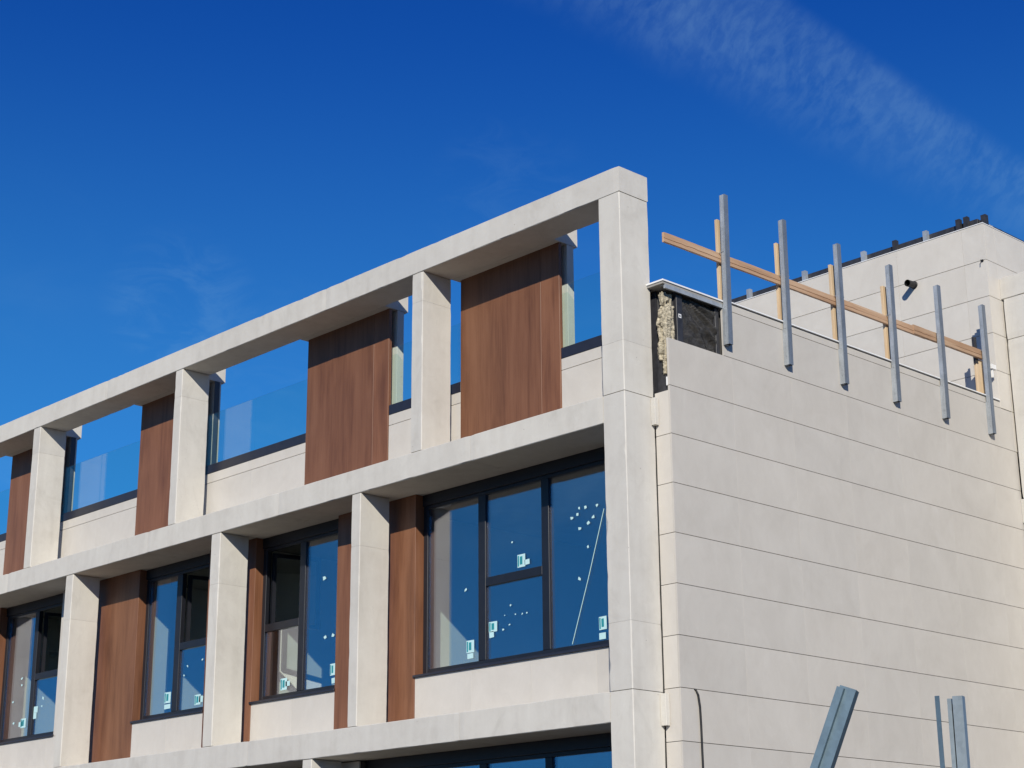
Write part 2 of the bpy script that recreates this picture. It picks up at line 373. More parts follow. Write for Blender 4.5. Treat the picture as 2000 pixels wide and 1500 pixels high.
# floor slabs, roof terrace, inner walls
panel('floor_slab', XL, -0.26, 0.902, 8.0, ZM0 + 0.02, ZM1 - 0.02, SLABM, B, 0)
panel('floor_slab', XL, -0.26, 0.902, 8.0, ZB0 + 0.02, ZB1 - 0.02, SLABM, B, 0)
panel('back_wall', XL, -0.26, 6.6, 6.8, 0.0, ZB0 + 0.01, PLAST, B, 0)
panel('back_wall', XL, -0.26, 6.6, 6.8, ZB1 - 0.01, ZM0 + 0.01, PLAST, B, 0)
panel('end_wall', XL - 0.2, XL - 0.005, 0.6, 8.0, 0.0, 8.6, PLAST, B, 0)
def inner(x, w, y0, y1, z0=ZB1 - 0.012, z1=ZM0 + 0.012): panel('partition', x - w, x, y0, y1, z0, z1, PLAST, B, 0)
inner(-5.44, 0.14, 0.92, 6.59); inner(-8.93, 0.2, 0.92, 6.59); inner(-11.63, 0.32, 0.92, 1.29); inner(-12.45, 0.2, 1.6, 6.59); inner(-16.9, 0.2, 0.92, 6.59)
inner(-6.3, 0.2, 0.92, 6.59, 0.0, ZB0 + 0.012); inner(-11.0, 0.2, 0.92, 6.59, 0.0, ZB0 + 0.012)
# side wall core behind the cladding
SW = empty('side_wall', (0, 0, 0), B)
panel('wall_core', -0.25, 0.15, 0.62, 8.07, 0, 9.02, CORE, SW, 0)
# ---- cladding on the side wall: rows of 0.6 m, the top row ends where the panel is missing
G = 0.0036
side_rows = [9.145, 9.045, 8.42] + [7.817 - 0.6 * k for k in range(13)] + [0.02]
cols = [0.53 + 1.2 * k for k in range(7)] + [8.46]
for r in range(len(side_rows) - 1):
    z1, z0 = side_rows[r] - G, side_rows[r + 1] + G
    if r == 0:
        for k in range(1, 7): panel('cladding_panel', 0.219, 0.249, (1.62 if k == 1 else cols[k]) + 0.001, min(cols[k + 1], 8.085) - 0.001, z0, z1, CLAD, SW)
        continue
    for k in range(7):
        a, b = cols[k], cols[k + 1]
        if r == 1 and k == 0: continue
        if r == 1 and k == 1: a = 1.585
        panel('cladding_panel', 0.219, 0.249, a + 0.0003, b - 0.0003, z0, z1, CLAD, SW)
    if r >= 3:
        zz1 = 7.757 if r == 3 else z1
        panel('cladding_panel', 0.006, 0.2175, 0.531, 0.560, z0, zz1, CLAD_F, SW)
panel('coping', -0.32, 0.272, 1.64, 8.08, 9.152, 9.170, WHITE, SW, 0.002)
panel('coping_underlay', -0.30, 0.240, 1.64, 8.08, 9.145, 9.1515, MEMB, SW, 0)
# exposed corner: cap plate, edge profile, dark wall behind
panel('cap_plate', -0.30, 0.268, 0.45, 1.602, 9.128, 9.150, WHITE, SW, 0.002)
panel('cap_board', -0.29, 0.255, 0.462, 1.60, 9.098, 9.127, SLABM, SW, 0)
bm = bmesh.new(); add_box(bm, 0.232, 0.262, 0.50, 1.60, 9.045, 9.096); add_box(bm, 0.18, 0.2315, 0.50, 1.60, 9.088, 9.0965)
obj('edge_profile', bm, GALV, SW)
panel('corner_upright', 0.152, 0.205, 0.76, 0.87, 8.10, 9.09, MEMB, SW, 0.004)
panel('corner_upright', 0.152, 0.20, 1.50, 1.575, 8.40, 9.09, MEMB, SW, 0.004)
panel('corner_infill', -0.24, 0.02, 0.60, 0.618, 7.70, 9.09, MEMB, SW, 0)
bm = bmesh.new(); add_box(bm, 0.02, 0.10, 0.58, 0.585, 7.70, 8.25); add_box(bm, 0.02, 0.19, 0.575, 0.5795, 7.70, 8.02); add_box(bm, 0.10, 0.22, 0.566, 0.574, 8.0, 8.03)
obj('flashing', bm, MEMB, SW)
panel('packing_strip', 0.190, 0.2165, 0.536, 0.56, 7.822, 7.93, WHITE, SW, 0.001)

# ---- front cladding and wood, upper storey
FW = empty('front_wall', (0, 0, 0), B)
panel('wall_core', XL, -0.02, 0.70, 0.90, ZM1 - 0.015, 8.63, CORE, FW, 0)
def screen(x0, x1, seam, z0, z1, y0=0.645, y1=0.70):
    s = empty('timber_screen', (x0, y0, z0), B)
    xs = [x0, seam, x1] if seam else [x0, x1]
    for a, b in zip(xs, xs[1:]):
        o = panel('timber_panel', a + 0.0015 - x0, b - 0.0015 - x0, 0, y1 - y0, 0, z1 - z0, WOOD, s, 0.003)
    return s
WD = [(-3.622, -1.693, -2.041), (-7.113, -5.172, -5.515), (-11.81, -9.88, -10.22), (-16.35, -14.42, -14.76)]
for a, b, s_ in WD: screen(a, b, s_, 7.60, ZT0 + 0.09)
# concrete heads over the screens, cross stubs and the slim posts behind
for (a, b, s_), xr in zip(WD, (-1.668, -5.145, -9.81, -14.40)):
    rough_box('screen_head', a - 0.07, xr, 0.534, 0.98, ZT0 + 0.004, ZT1 - 0.01, 'X', CONC, B, 0.006, int(-xr * 10))
    panel('screen_wall', a + 0.06, xr - 0.004, 0.78, 0.905, 7.69, ZT0 + 0.003, CONC, B, 0.004)
    if xr < -9: panel('edge_trim', xr - 0.0035, xr + 0.004, 0.775, 0.872, 7.70, ZT0 + 0.002, TRIM, B, 0.001)
gaps = [(-1.690, -0.24), (-5.169, -3.625), (-9.877, -7.116), (-14.417, -11.813), (-19.2, -16.353)]
for gi, (a, b) in enumerate(gaps):
    # spandrel cladding, two rows
    n = max(1, round((b - a) / 1.35))
    for k in range(n):
        p, q = a + (b - a) * k / n, a + (b - a) * (k + 1) / n
        panel('cladding_panel', p + 0.0008, q - 0.0008, 0.66, 0.688, 7.55, 8.481, CLAD_F, FW)
        panel('cladding_panel', p + 0.0008, q - 0.0008, 0.66, 0.688, 8.489, 8.64, CLAD_F, FW)
    bl = empty('balustrade', (a, 0.66, 8.64), B)
    panel('base_channel', 0.003, b - a - 0.003, -0.006, 0.085, 0.002, 0.148, CHAN, bl, 0.003)
    m = max(1, round((b - a) / 1.6))
    for k in range(m):
        p, q = (b - a) * k / m, (b - a) * (k + 1) / m
        panel('glass_pane', p + 0.006, q - 0.006, 0.022, 0.036, 0.10, 1.015, BGLASS, bl, 0.001)

# ---- windows
STK = {1: [(-2.641, 6.161, 0.142, 0.168), (-2.534, 6.129, 0.088, 0.067), (-3.183, 5.37, 0.155, 0.134), (-3.21, 5.271, 0.084, 0.08), (-3.622, 5.164, 0.146, 0.162), (-3.622, 5.038, 0.113, 0.067), (-1.218, 5.169, 0.125, 0.162), (-1.228, 5.011, 0.108, 0.079), (-1.585, 6.676, 0.048, 0.04), (-1.469, 6.667, 0.047, 0.039), (-1.276, 6.655, 0.047, 0.039), (-1.617, 6.596, 0.048, 0.039), (-1.718, 6.563, 0.048, 0.04), (-1.345, 6.516, 0.047, 0.039), (-1.43, 6.456, 0.047, 0.039), (-1.574, 6.408, 0.048, 0.039), (-1.442, 6.147, 0.047, 0.039), (-1.6, 5.769, 0.047, 0.039), (-3.713, 5.931, 0.054, 0.041), (-2.811, 6.429, 0.029, 0.023), (-2.845, 5.609, 0.029, 0.022), (-2.959, 5.489, 0.029, 0.022), (-2.758, 5.48, 0.029, 0.022), (-2.631, 5.468, 0.028, 0.022), (-2.549, 5.47, 0.028, 0.022), (-2.874, 5.358, 0.029, 0.022), (-2.989, 5.31, 0.029, 0.022)],
       2: [(-6.552, 5.179, 0.113, 0.167), (-6.529, 5.019, 0.078, 0.075), (-7.714, 5.089, 0.157, 0.172), (-7.617, 5.088, 0.102, 0.072), (-6.8, 6.545, 0.067, 0.05), (-6.746, 5.659, 0.058, 0.049), (-6.558, 5.671, 0.057, 0.049)],
       3: [(-10.826, 5.191, 0.179, 0.172), (-10.821, 5.049, 0.17, 0.074), (-9.967, 5.077, 0.162, 0.158), (-9.87, 5.08, 0.102, 0.096), (-10.295, 5.641, 0.044, 0.029), (-10.378, 5.499, 0.044, 0.029), (-9.878, 5.697, 0.043, 0.029)],
       4: [(-15.488, 5.189, 0.179, 0.165), (-15.581, 5.178, 0.135, 0.083), (-15.091, 5.392, 0.176, 0.109), (-15.108, 5.285, 0.143, 0.109), (-15.659, 5.999, 0.057, 0.039), (-15.646, 5.876, 0.057, 0.039), (-15.922, 5.6, 0.057, 0.039), (-15.838, 5.214, 0.057, 0.039), (-14.836, 5.57, 0.055, 0.038), (-14.859, 5.43, 0.055, 0.038)]}
def window(x0, x1, z0, z1, muls, trans=None, open_sash=None, stickers=(), pane_line=None, soffit=ZM0):
    """x0..x1 outer frame; muls = mullion spans; trans = index of the light with a transom; open_sash = that light's upper sash stands open"""
    w = empty('window', (x0, 0.80, z0), B)
    def P(name, a, b, y0, y1, c, d, mat, bev=0.003): return panel(name, a - x0, b - x0, y0 - 0.80, y1 - 0.80, c - z0, d - z0, mat, w, bev)
    fw = 0.085
    P('frame_jamb', x0, x0 + fw, 0.80, 0.87, z0, z1, BLACK); P('frame_jamb', x1 - fw, x1, 0.80, 0.87, z0, z1, BLACK)
    P('frame_head', x0 + fw + .001, x1 - fw - .001, 0.80, 0.87, z1 - 0.05, z1, BLACK); P('frame_foot', x0 + fw + .001, x1 - fw - .001, 0.80, 0.87, z0, z0 + 0.085, BLACK)
    P('head_fascia', x0, x1, 0.775, 0.895, z1 + 0.002, soffit + 0.004, BLACK)
    P('sill', x0 - 0.02, x1 + 0.02, 0.632, 0.798, z0 - 0.03, z0 + 0.002, CHAN)
    P('back_frame', x0, x0 + 0.03, 0.872, 0.93, z0, z1, BLACK); P('back_frame', x1 - 0.03, x1, 0.872, 0.93, z0, z1, BLACK)
    edges = [x0 + fw] + [e for m in muls for e in m] + [x1 - fw]
    for m in muls: P('mullion', m[0], m[1], 0.797, 0.875, z0 + 0.086, z1 - 0.051, BLACK)
    zt0, zt1 = z0 + 1.05, z0 + 1.165
    for i in range(len(muls) + 1):
        a, b = edges[2 * i], edges[2 * i + 1]; lo, hi = z0 + 0.086, z1 - 0.051
        if i == trans:
            P('transom', a + .001, b - .001, 0.799, 0.873, zt0, zt1, BLACK)
            P('pane', a + .002, b - .002, 0.828, 0.846, lo, zt0 - .001, GLASS, 0)
            if open_sash:
                s = empty('open_sash', (a + 0.03 - x0, 0.10, zt1 - z0), w)
                s.rotation_euler.z = math.radians(78)
                bmq = bmesh.new(); L_ = b - a - 0.04; H_ = hi - zt1 - 0.01
                for bx in ((0, .06, 0, .05, 0, H_), (L_ - .06, L_, 0, .05, 0, H_), (.0605, L_ - .0605, 0, .05, 0, .06), (.0605, L_ - .0605, 0, .05, H_ - .06, H_)): add_box(bmq, *bx)
                add_box(bmq, .061, L_ - .061, .02, .03, .061, H_ - .061, 1)
                me_o = obj('sash_leaf', bmq, [BLACK, GLASS]); me_o.matrix_world = Matrix.Identity(4)
                # the leaf is the sash itself: keep it as one part of the window
                me_o.parent = w; me_o.location = s.location; me_o.rotation_euler = s.rotation_euler; bpy.data.objects.remove(s)
                me_o.name = 'open_sash'
            else:
                P('pane', a + .002, b - .002, 0.828, 0.846, zt1 + .001, hi, GLASS, 0)
        else:
            P('pane', a + .002, b - .002, 0.828, 0.846, lo, hi, GLASS, 0)
    for (sx_, sz_, sw, sh) in stickers:
        bmq = bmesh.new(); add_box(bmq, -sw / 2, sw / 2, -0.0012, 0.0012, -sh / 2, sh / 2)
        if sh < 0.06:
            jx = {}
            for vv in bmq.verts:
                kk = (vv.co.x > 0, vv.co.z > 0)
                if kk not in jx: jx[kk] = (rnd.uniform(-.3, .12) * sw, rnd.uniform(-.3, .12) * sh)
                vv.co.x += jx[kk][0] * (1 if kk[0] else -1); vv.co.z += jx[kk][1] * (1 if kk[1] else -1)
        if sh > 0.12: 
            add_box(bmq, -sw * 0.18, sw * 0.16, -0.002, -0.0013, -sh * 0.30, sh * 0.34, 1); add_box(bmq, -sw * 0.45, -sw * 0.28, -0.002, -0.0013, -sh * 0.42, sh * 0.42, 1)
        o = obj('sticker', bmq, [STICK, TEAL], w, (sx_ - x0, 0.8262 - 0.80, sz_ - z0))
        o.rotation_euler.y = rnd.uniform(-0.6, 0.6) if sh < 0.06 else rnd.uniform(-0.08, 0.08) if sh < 0.1 else rnd.uniform(-0.02, 0.02)
    if pane_line:
        bmq = bmesh.new(); (ax, az), (bx, bz) = pane_line
        tube(bmq, [(ax - x0, 0.021, az - z0), ((ax + bx) / 2 - x0 + .012, 0.021, (az + bz) / 2 - z0), (bx - x0, 0.021, bz - z0)], 0.0045, 6)
        obj('pane_line', bmq, STICK, w)  # thin pale line slanting across the right pane
    return w
Z0, Z1 = 4.865, 7.205
window(-4.545, -0.96, Z0, Z1, [(-3.433, -3.293), (-2.235, -2.102)], 1, False, STK[1], ((-1.149, 6.588), (-1.739, 4.97)))
window(-8.293, -6.285, Z0, Z1, [(-7.36, -7.222)], 0, True, STK[2])
window(-11.575, -9.56, Z0, Z1, [(-10.66, -10.51)], 1, True, STK[3])
window(-16.33, -14.10, Z0, Z1, [(-15.264, -15.136)], 1, True, STK[4])
window(-5.7, -0.96, 1.33, 3.675, [(-4.62, -4.48), (-3.42, -3.285), (-2.22, -2.10)], 1, False, (), None, ZB0)
window(-10.2, -6.3, 1.33, 3.675, [(-8.3, -8.16)], 0, False, (), None, ZB0)
window(-14.8, -11.2, 1.33, 3.675, [(-13.1, -12.96)], 0, False, (), None, ZB0)
# wood beside the windows, middle storey
for a, b in ((-5.40, -4.549), (-6.280, -5.42), (-8.90, -8.297), (-9.555, -8.92), (-13.3, -11.580), (-17.0, -16.335)):
    screen(a, b, None, 4.05, ZM0 + 0.003, 0.655, 0.86)
# cladding below the windows, middle and lower storeys, with a core behind
def spandrel(x0, x1, z0, z1, n):
    for k in range(n):
        p, q = x0 + (x1 - x0) * k / n, x0 + (x1 - x0) * (k + 1) / n
        panel('cladding_panel', p + .0008, q - .0008, 0.664, 0.690, z0, z1, CLAD_F, FW)
    panel('wall_core', x0, x1, 0.70, 0.90, z0, z1 - 0.004, CORE, FW, 0)
spandrel(-4.546, -0.06, 4.05, 4.833, 4); spandrel(-8.294, -6.283, 4.05, 4.833, 2); spandrel(-11.577, -9.557, 4.05, 4.833, 2); spandrel(-16.332, -13.31, 4.05, 4.833, 3)
spandrel(-19.4, -0.06, 0.02, 1.298, 15)
for a, b, z0, z1 in ((-0.955, -0.06, 4.84, 7.35), (-0.955, -0.06, 1.305, 3.82), (-6.295, -5.705, 1.305, 3.82), (-11.195, -10.205, 1.305, 3.82), (-19.4, -14.805, 1.305, 3.82), (-14.095, -13.31, 4.84, 7.35), (-19.4, -17.01, 4.05, 7.35)):
    panel('cladding_panel', a, b, 0.664, 0.690, z0, z1, CLAD_F, FW); panel('wall_core', a, b, 0.70, 0.90, z0, z1, CORE, FW, 0)

# ------------------------------------------------------------------ rooftop block behind (same cladding, its own volume)
PH = tag(empty('rooftop_block', (0, 8.09, 9.17)), 'taller pale panelled rooftop block behind the steel studs', 'building')
def pp(name, x0, x1, y0, y1, z0, z1, mat, parent=PH, bev=0.002):
    return panel(name, x0, x1, y0 - 8.09, y1 - 8.09, z0 - 9.17, z1 - 9.17, mat, parent, bev)
pp('wall_core', -8.0, 0.212, 8.125, 16.0, 7.72, 12.02, CORE, PH, 0)
rows = [12.05 - 0.6 * k for k in range(6)] + [8.42]
xs = [0.249, -0.138, -1.35, -2.56, -3.77, -4.98, -6.19, -7.4, -8.0]
ys = [8.09, 8.40, 9.66, 10.87, 12.08, 13.29, 14.5, 16.0]
for r in range(len(rows) - 1):
    z1, z0 = rows[r] - 0.004, rows[r + 1] + 0.004
    for a, b in zip(xs[1:], xs): pp('cladding_panel', a + .0015, b - .0015, 8.09, 8.12, z0, z1, CLAD_P)
    for a, b in zip(ys, ys[1:]):
        if rows[r + 1] < 9.0 and a < 8.2: continue
        pp('cladding_panel', 0.2195, 0.2492, a + (0.0315 if a < 8.2 else 0.0015), b - .0015, z0, z1, CLAD_P)
pp('edge_strip', -8.0, 0.254, 8.084, 8.20, 12.052, 12.066, WHITE)
pp('edge_strip', 0.12, 0.254, 8.2005, 16.0, 12.052, 12.066, WHITE)
pp('roof_upstand', -8.0, 0.10, 8.205, 8.26, 12.05, 12.205, MEMB); pp('roof_upstand', 0.06, 0.11, 8.262, 16.0, 12.05, 12.20, MEMB)

# small uprights left standing on the rooftop edge
def stub(x, y, z0, h, w, mat, label):
    bm = bmesh.new(); add_box(bm, -w / 2, w / 2, -w / 2, -w / 2 + 0.012, 0, h); add_box(bm, -w / 2, -w / 2 + .012, -w / 2 + .0125, w / 2, 0, h); add_box(bm, w / 2 - .012, w / 2, -w / 2 + .0125, w / 2, 0, h)
    add_box(bm, -w / 2 + .0125, w / 2 - .0125, -w / 2 + .0125, -w / 2 + .03, h - .03, h - .004)
    return tag(obj('roof_upright', bm, mat, None, (x, y, z0)), label, 'upright', 'short uprights on the rooftop edge')
U = [(-4.43, 'pale', 'leftmost short pale metal upright on the rooftop edge, beside the second tall stud'),
     (-3.23, 'pale', 'short pale metal upright on the rooftop edge between second and third tall stud'),
     (-2.02, 'pale', 'short pale metal upright on the rooftop edge above the fourth timber post'),
     (-1.40, 'dark', 'short dark upright on the rooftop edge left of the last pale upright'),
     (-0.82, 'pale', 'rightmost short pale metal upright on the rooftop edge'),
     (-0.21, 'dark', 'left one of two dark uprights close together near the rooftop corner'),
     (-0.07, 'dark', 'right one of two dark uprights close together near the rooftop corner')]
for x, k, lab in U: stub(x, 8.165, 12.067, 0.19 if k == 'pale' else 0.20, 0.075, GALV if k == 'pale' else MEMB, lab)
stub(0.17, 8.30, 12.067, 0.20, 0.085, MEMB, 'dark upright standing right at the top corner of the rooftop block')
stub(0.0, 9.0, 12.05, 0.21, 0.08, MEMB, 'small dark upright on the side edge just past the rooftop corner')
stub(0.0, 9.45, 12.05, 0.20, 0.08, MEMB, 'small dark upright on the side edge at the right picture border')
bm = bmesh.new()
for k, (a, b, h) in enumerate(((-0.05, 0.10, 0.14), (0.02, 0.22, 0.10))): add_box(bm, a, b, 0.03 * k, 0.15 + 0.03 * k, 0.011 * k, h)
tag(obj('roof_offcut', bm, SLABM, None, (0.0 - 0.05, 8.36, 12.05)), 'grey board offcuts lying on the roof between the dark uprights', 'offcut')

# ------------------------------------------------------------------ next wing at the right border
NW = tag(empty('next_wing', (0.26, 8.42, 0)), 'concrete frame of the next wing at the right picture border', 'building')
def nb(z0, z1, x0, x1, sd, nm):
    o = rough_box(nm, x0, x1, 0, 0.5, z0, z1, 'X' if nm == 'beam' else 'Z', CONC, NW, 0.008, sd); return o
nb(10.862, 11.21, -0.008, 5.0, 201, 'beam'); nb(7.315, 7.69, -0.008, 5.0, 202, 'beam'); nb(3.80, 4.16, -0.008, 5.0, 203, 'beam')
for i, (a, b) in enumerate(((7.70, 10.19), (10.20, 10.855), (4.17, 7.305), (0, 3.79))):
    nb(a, b, 0.028, 0.95, 210 + i, 'pillar'); nb(a, b, 4.4, 5.0, 220 + i, 'pillar')
panel('wall_core', 0.97, 4.39, 0.25, 0.5, 0, 11.0, CORE, NW, 0)

# ------------------------------------------------------------------ steel studs on the parapet
def c_section(bm, w, d, z0, z1, t=0.004):
    add_box(bm, 0, w, 0, t, z0, z1)                       # plate facing the front
    add_box(bm, w - t, w, t + .0005, 0.012, z0, z1)         # its short return
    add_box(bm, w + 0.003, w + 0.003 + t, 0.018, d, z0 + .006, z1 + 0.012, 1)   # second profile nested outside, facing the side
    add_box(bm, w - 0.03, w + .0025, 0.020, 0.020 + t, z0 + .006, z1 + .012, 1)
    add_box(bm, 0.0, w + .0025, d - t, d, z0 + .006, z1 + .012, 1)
    add_box(bm, -0.0195, 0.012, t + .0005, d - t - .0005, z0 + .003, z0 + .5)  # fixing leg on the wall
    add_box(bm, w * .35, w * .45, -.003, -.0005, z0, z1)     # pressed rib
studY = [1.60, 2.825, 4.04, 5.26, 6.48, 7.70]
ordn = ['first', 'second', 'third', 'fourth', 'fifth', 'sixth']
for i, y in enumerate(studY):
    h = 2.02 + rnd.uniform(-.008, .012)
    t = empty('steel_stud', (0.2705, y - 0.025, 8.555))
    tag(t, ('tallest looking galvanised steel stud beside the torn corner, nearest the corner pillar' if i == 0 else
            'last galvanised steel stud, farthest from the corner pillar, beside the next wing' if i == 5 else
            '%s galvanised steel stud along the parapet counting from the corner pillar' % ordn[i]), 'steel stud', 'steel studs along the parapet')
    bm = bmesh.new(); c_section(bm, 0.058, 0.092, 0, h); o = obj('profile', bm, [GALV, GALV_SHADE], t)
    bm = bmesh.new(); add_box(bm, 0.013, 0.05, 0.01, 0.075, 0.25, 0.256); add_box(bm, 0.013, 0.05, 0.01, 0.075, 0.75, 0.756); obj('bracket', bm, GALV, t)
    for z in (0.12, 0.5):
        bm = bmesh.new(); tube(bm, [(0.030, -0.008, z), (0.030, -0.0035, z)], 0.007, 6); obj('bolt', bm, GALV, t)
    t.rotation_euler.x = -0.012 + rnd.uniform(-.006, .006)
# timber posts and rail behind the studs
posts = [(1.63, 1.73, 10.29, 'pale timber post standing behind the first steel stud', 0), (2.85, 2.945, 10.30, 'pale timber post standing behind the second steel stud', 1),
         (4.05, 4.145, 10.31, 'pale timber post standing behind the third steel stud', 2), (5.28, 5.37, 10.31, 'pale timber post standing behind the fourth steel stud', 3),
         (7.62, 7.80, 9.74, 'short wide timber post under the far end of the rail', 5)]
for a, b, zt, lab, k in posts:
    bm = bmesh.new(); add_box(bm, -0.022, 0.022, 0, b - a, 0, zt - 9.172); bmesh.ops.bevel(bm, geom=list(bm.edges), offset=0.003, segments=1, affect='EDGES')
    o = tag(obj('timber_post', bm, PINE_V, None, (0.175, a, 9.172)), lab, 'timber post', 'timber posts behind the studs')
def board(y0, za, y1, zb, hgt, x0, x1, label):
    bm = bmesh.new(); n = 70; rings = []
    for k in range(n + 1):
        f = k / n; y = (y1 - y0) * f; z = (zb - za) * f + 0.004 * mnoise.noise(Vector((y * 1.3, y0, 0)))
        j = [0.0025 * mnoise.noise(Vector((y * 14, q, y0))) for q in range(4)]
        c = 0.004; ck = 0.012 * max(0.0, min(1.0, 0.5 + 2.2 * mnoise.noise(Vector((y * 0.9, 7.7, y0)))))
        rings.append([bm.verts.new(p) for p in ((x0, y, z + c), (x0 + c, y, z + j[0]), (x1 - c, y, z + j[1]), (x1, y, z + c), (x1, y, z + hgt * .36 + j[2] * 3), (x1 - ck, y, z + hgt * .39 + j[2] * 3), (x1, y, z + hgt * .42 + j[2] * 3), (x1, y, z + hgt - c), (x1 - c, y, z + hgt + j[3]), (x0 + c, y, z + hgt), (x0, y, z + hgt - c))])
    for A, Bq in zip(rings, rings[1:]):
        for i in range(11): bm.faces.new((A[i], A[(i + 1) % 11], Bq[(i + 1) % 11], Bq[i]))
    bm.faces.new(rings[0]); bm.faces.new(rings[-1][::-1])
    return tag(obj('timber_rail', bm, PINE, None, (0, y0, za)), label, 'timber rail', 'timber rails tied to the studs')
board(0.54, 9.668, 6.25, 9.722, 0.128, 0.202, 0.236, 'long rough timber rail from beside the corner pillar, tied behind the studs')
board(5.93, 9.728, 7.76, 9.745, 0.140, 0.199, 0.244, 'shorter timber rail overlapping the long rail, at the far end')
# wire ties
for i, y in ((0, 1.60), (1, 2.825), (2, 4.04), (3, 5.26), (5, 7.70)):
    z = 9.69 + 0.011 * (y - 0.54) + 0.10
    bm = bmesh.new(); pts = [(0.19, y + .02, z - .03), (0.245, y - .012, z - .005), (0.313, y - .010, z), (0.322, y + .04, z + .004), (0.320, y + .105, z - .01), (0.255, y + .115, z - .05), (0.19, y + .10, z - .06)]
    tube(bm, pts, 0.0045, 5)
    tag(obj('wire_tie', bm, GALV, None), 'thin wire tie looped around the %s steel stud and the rail' % ordn[i], 'wire tie', 'wire ties on the studs')
# dark plate and bracket near the last stud
bm = bmesh.new(); add_box(bm, -0.006, 0.0, 0, 0.075, 0, 0.42); add_box(bm, -0.035, -0.0065, 0, 0.006, 0, 0.42); add_box(bm, -.035, -.0065, 0.069, 0.075, 0, .42)
tag(obj('steel_plate', bm, MEMB, None, (0.198, 7.60, 9.66)), 'short dark channel fixed behind the far end of the timber rail', 'channel')
bm = bmesh.new(); add_box(bm, 0.0, 0.07, 0, 0.12, 0, 0.07); add_box(bm, 0.02, 0.05, 0.03, 0.06, -0.13, -.0005); add_box(bm, -.05, -.0005, .04, .07, .01, .03)
tag(obj('clamp', bm, WHITE, None, (0.26, 7.83, 9.60)), 'small pale clamp beside the last steel stud', 'clamp')
# ------------------------------------------------------------------ insulation and plastic sheet in the open corner
def wool(name, loc, z0, z1, fx0, fx1, y0, y1, label, seed):
    r = random.Random(seed); bm = bmesh.new(); nz, nu = 110, 44; rings = []
    for k in range(nz + 1):
        f = k / nz; z = z0 + (z1 - z0) * f; a, b = fx0(f), fx1(f); ring = []
        for q in range(nu):
            t = 2 * math.pi * q / nu; cx, sx_ = math.cos(t), math.sin(t)
            x = (a + b) / 2 + (b - a) / 2 * math.copysign(abs(cx) ** .45, cx); y = (y0 + y1) / 2 + (y1 - y0) / 2 * math.copysign(abs(sx_) ** .45, sx_)
            nn = mnoise.noise(Vector((x * 26, y * 26, z * 4 + seed))) * 0.022 + mnoise.noise(Vector((x * 60, y * 60, z * 22))) * 0.011 + r.uniform(-.0045, .0045)
            pit = mnoise.noise(Vector((x * 18, y * 18, z * 11 + 40))); nn -= max(0, pit - 0.22) * 0.16
            ring.append(bm.verts.new((x + cx * nn, y + sx_ * nn, z + r.uniform(-.006, .006))))
        rings.append(ring)
    for A, Bq in zip(rings, rings[1:]):
        for i in range(nu): bm.faces.new((A[i], A[(i + 1) % nu], Bq[(i + 1) % nu], Bq[i]))
    bm.faces.new(rings[0]); bm.faces.new(rings[-1][::-1])
    return tag(obj(name, bm, WOOL, None, loc), label, 'insulation')
def fx0(f): return 0.055 + (0.03 if f > .8 else 0) + (0.055 if f < .18 else 0) + 0.02 * math.sin(f * 17)
def fx1(f): return 0.205 - (0.03 if f > .85 else 0)
wool('insulation_batt', (0, 0, 0), 7.98, 9.03, fx0, fx1, 0.55, 0.72, 'ragged yellowish mineral wool batt in the open corner beside the pillar', 3)
bm = bmesh.new(); n, m = 60, 36; grid = []
for i in range(n + 1):
    row = []
    for j in range(m + 1):
        u_, w_ = i / n, j / m; y = 0.875 + 0.625 * u_; z = 8.36 + 0.71 * w_
        ang = math.atan2((1.03 - w_) * 0.71, (u_ + 0.06) * 0.625) + 0.05 * mnoise.noise(Vector((u_ * 3, w_ * 3, 9)))
        fold = sum(h_ * math.exp(-((ang - a0) / wd) ** 2) for a0, wd, h_ in ((0.22, .07, .045), (0.46, .055, .060), (0.66, .05, .045), (0.95, .08, .035))) * min(1, 0.35 + 1.2 * u_)
        sag = 0.25 * u_ + w_ + 0.10 * math.sin(u_ * 3.1)
        x = 0.160 + fold + 0.035 * max(0, math.sin(sag * 8 + 2.2)) ** 3 * (1 - 0.6 * w_) + 0.012 * mnoise.noise(Vector((u_ * 5, w_ * 9, 3))) + 0.006 * mnoise.noise(Vector((u_ * 16, w_ * 24, 3)))
        row.append(bm.verts.new((x, y, z)))
    grid.append(row)
for i in range(n):
    for j in range(m): bm.faces.new((grid[i][j], grid[i + 1][j], grid[i + 1][j + 1], grid[i][j + 1]))
bmesh.ops.solidify(bm, geom=list(bm.faces), thickness=0.002)
tag(obj('plastic_sheet', bm, SHEET, None, smooth=True), 'crumpled dark grey plastic sheet filling the gap of the missing panel', 'plastic sheet')
bm = bmesh.new(); add_box(bm, 0, .002, 0, 0.05, 0, 0.05, 0); add_box(bm, .0021, .0028, .012, .036, .012, .036, 1)
tag(obj('paper_label', bm, [WHITE, MEMB], None, (0.2065, 0.79, 8.745)), 'small white label stuck on the dark upright of the open corner', 'label')

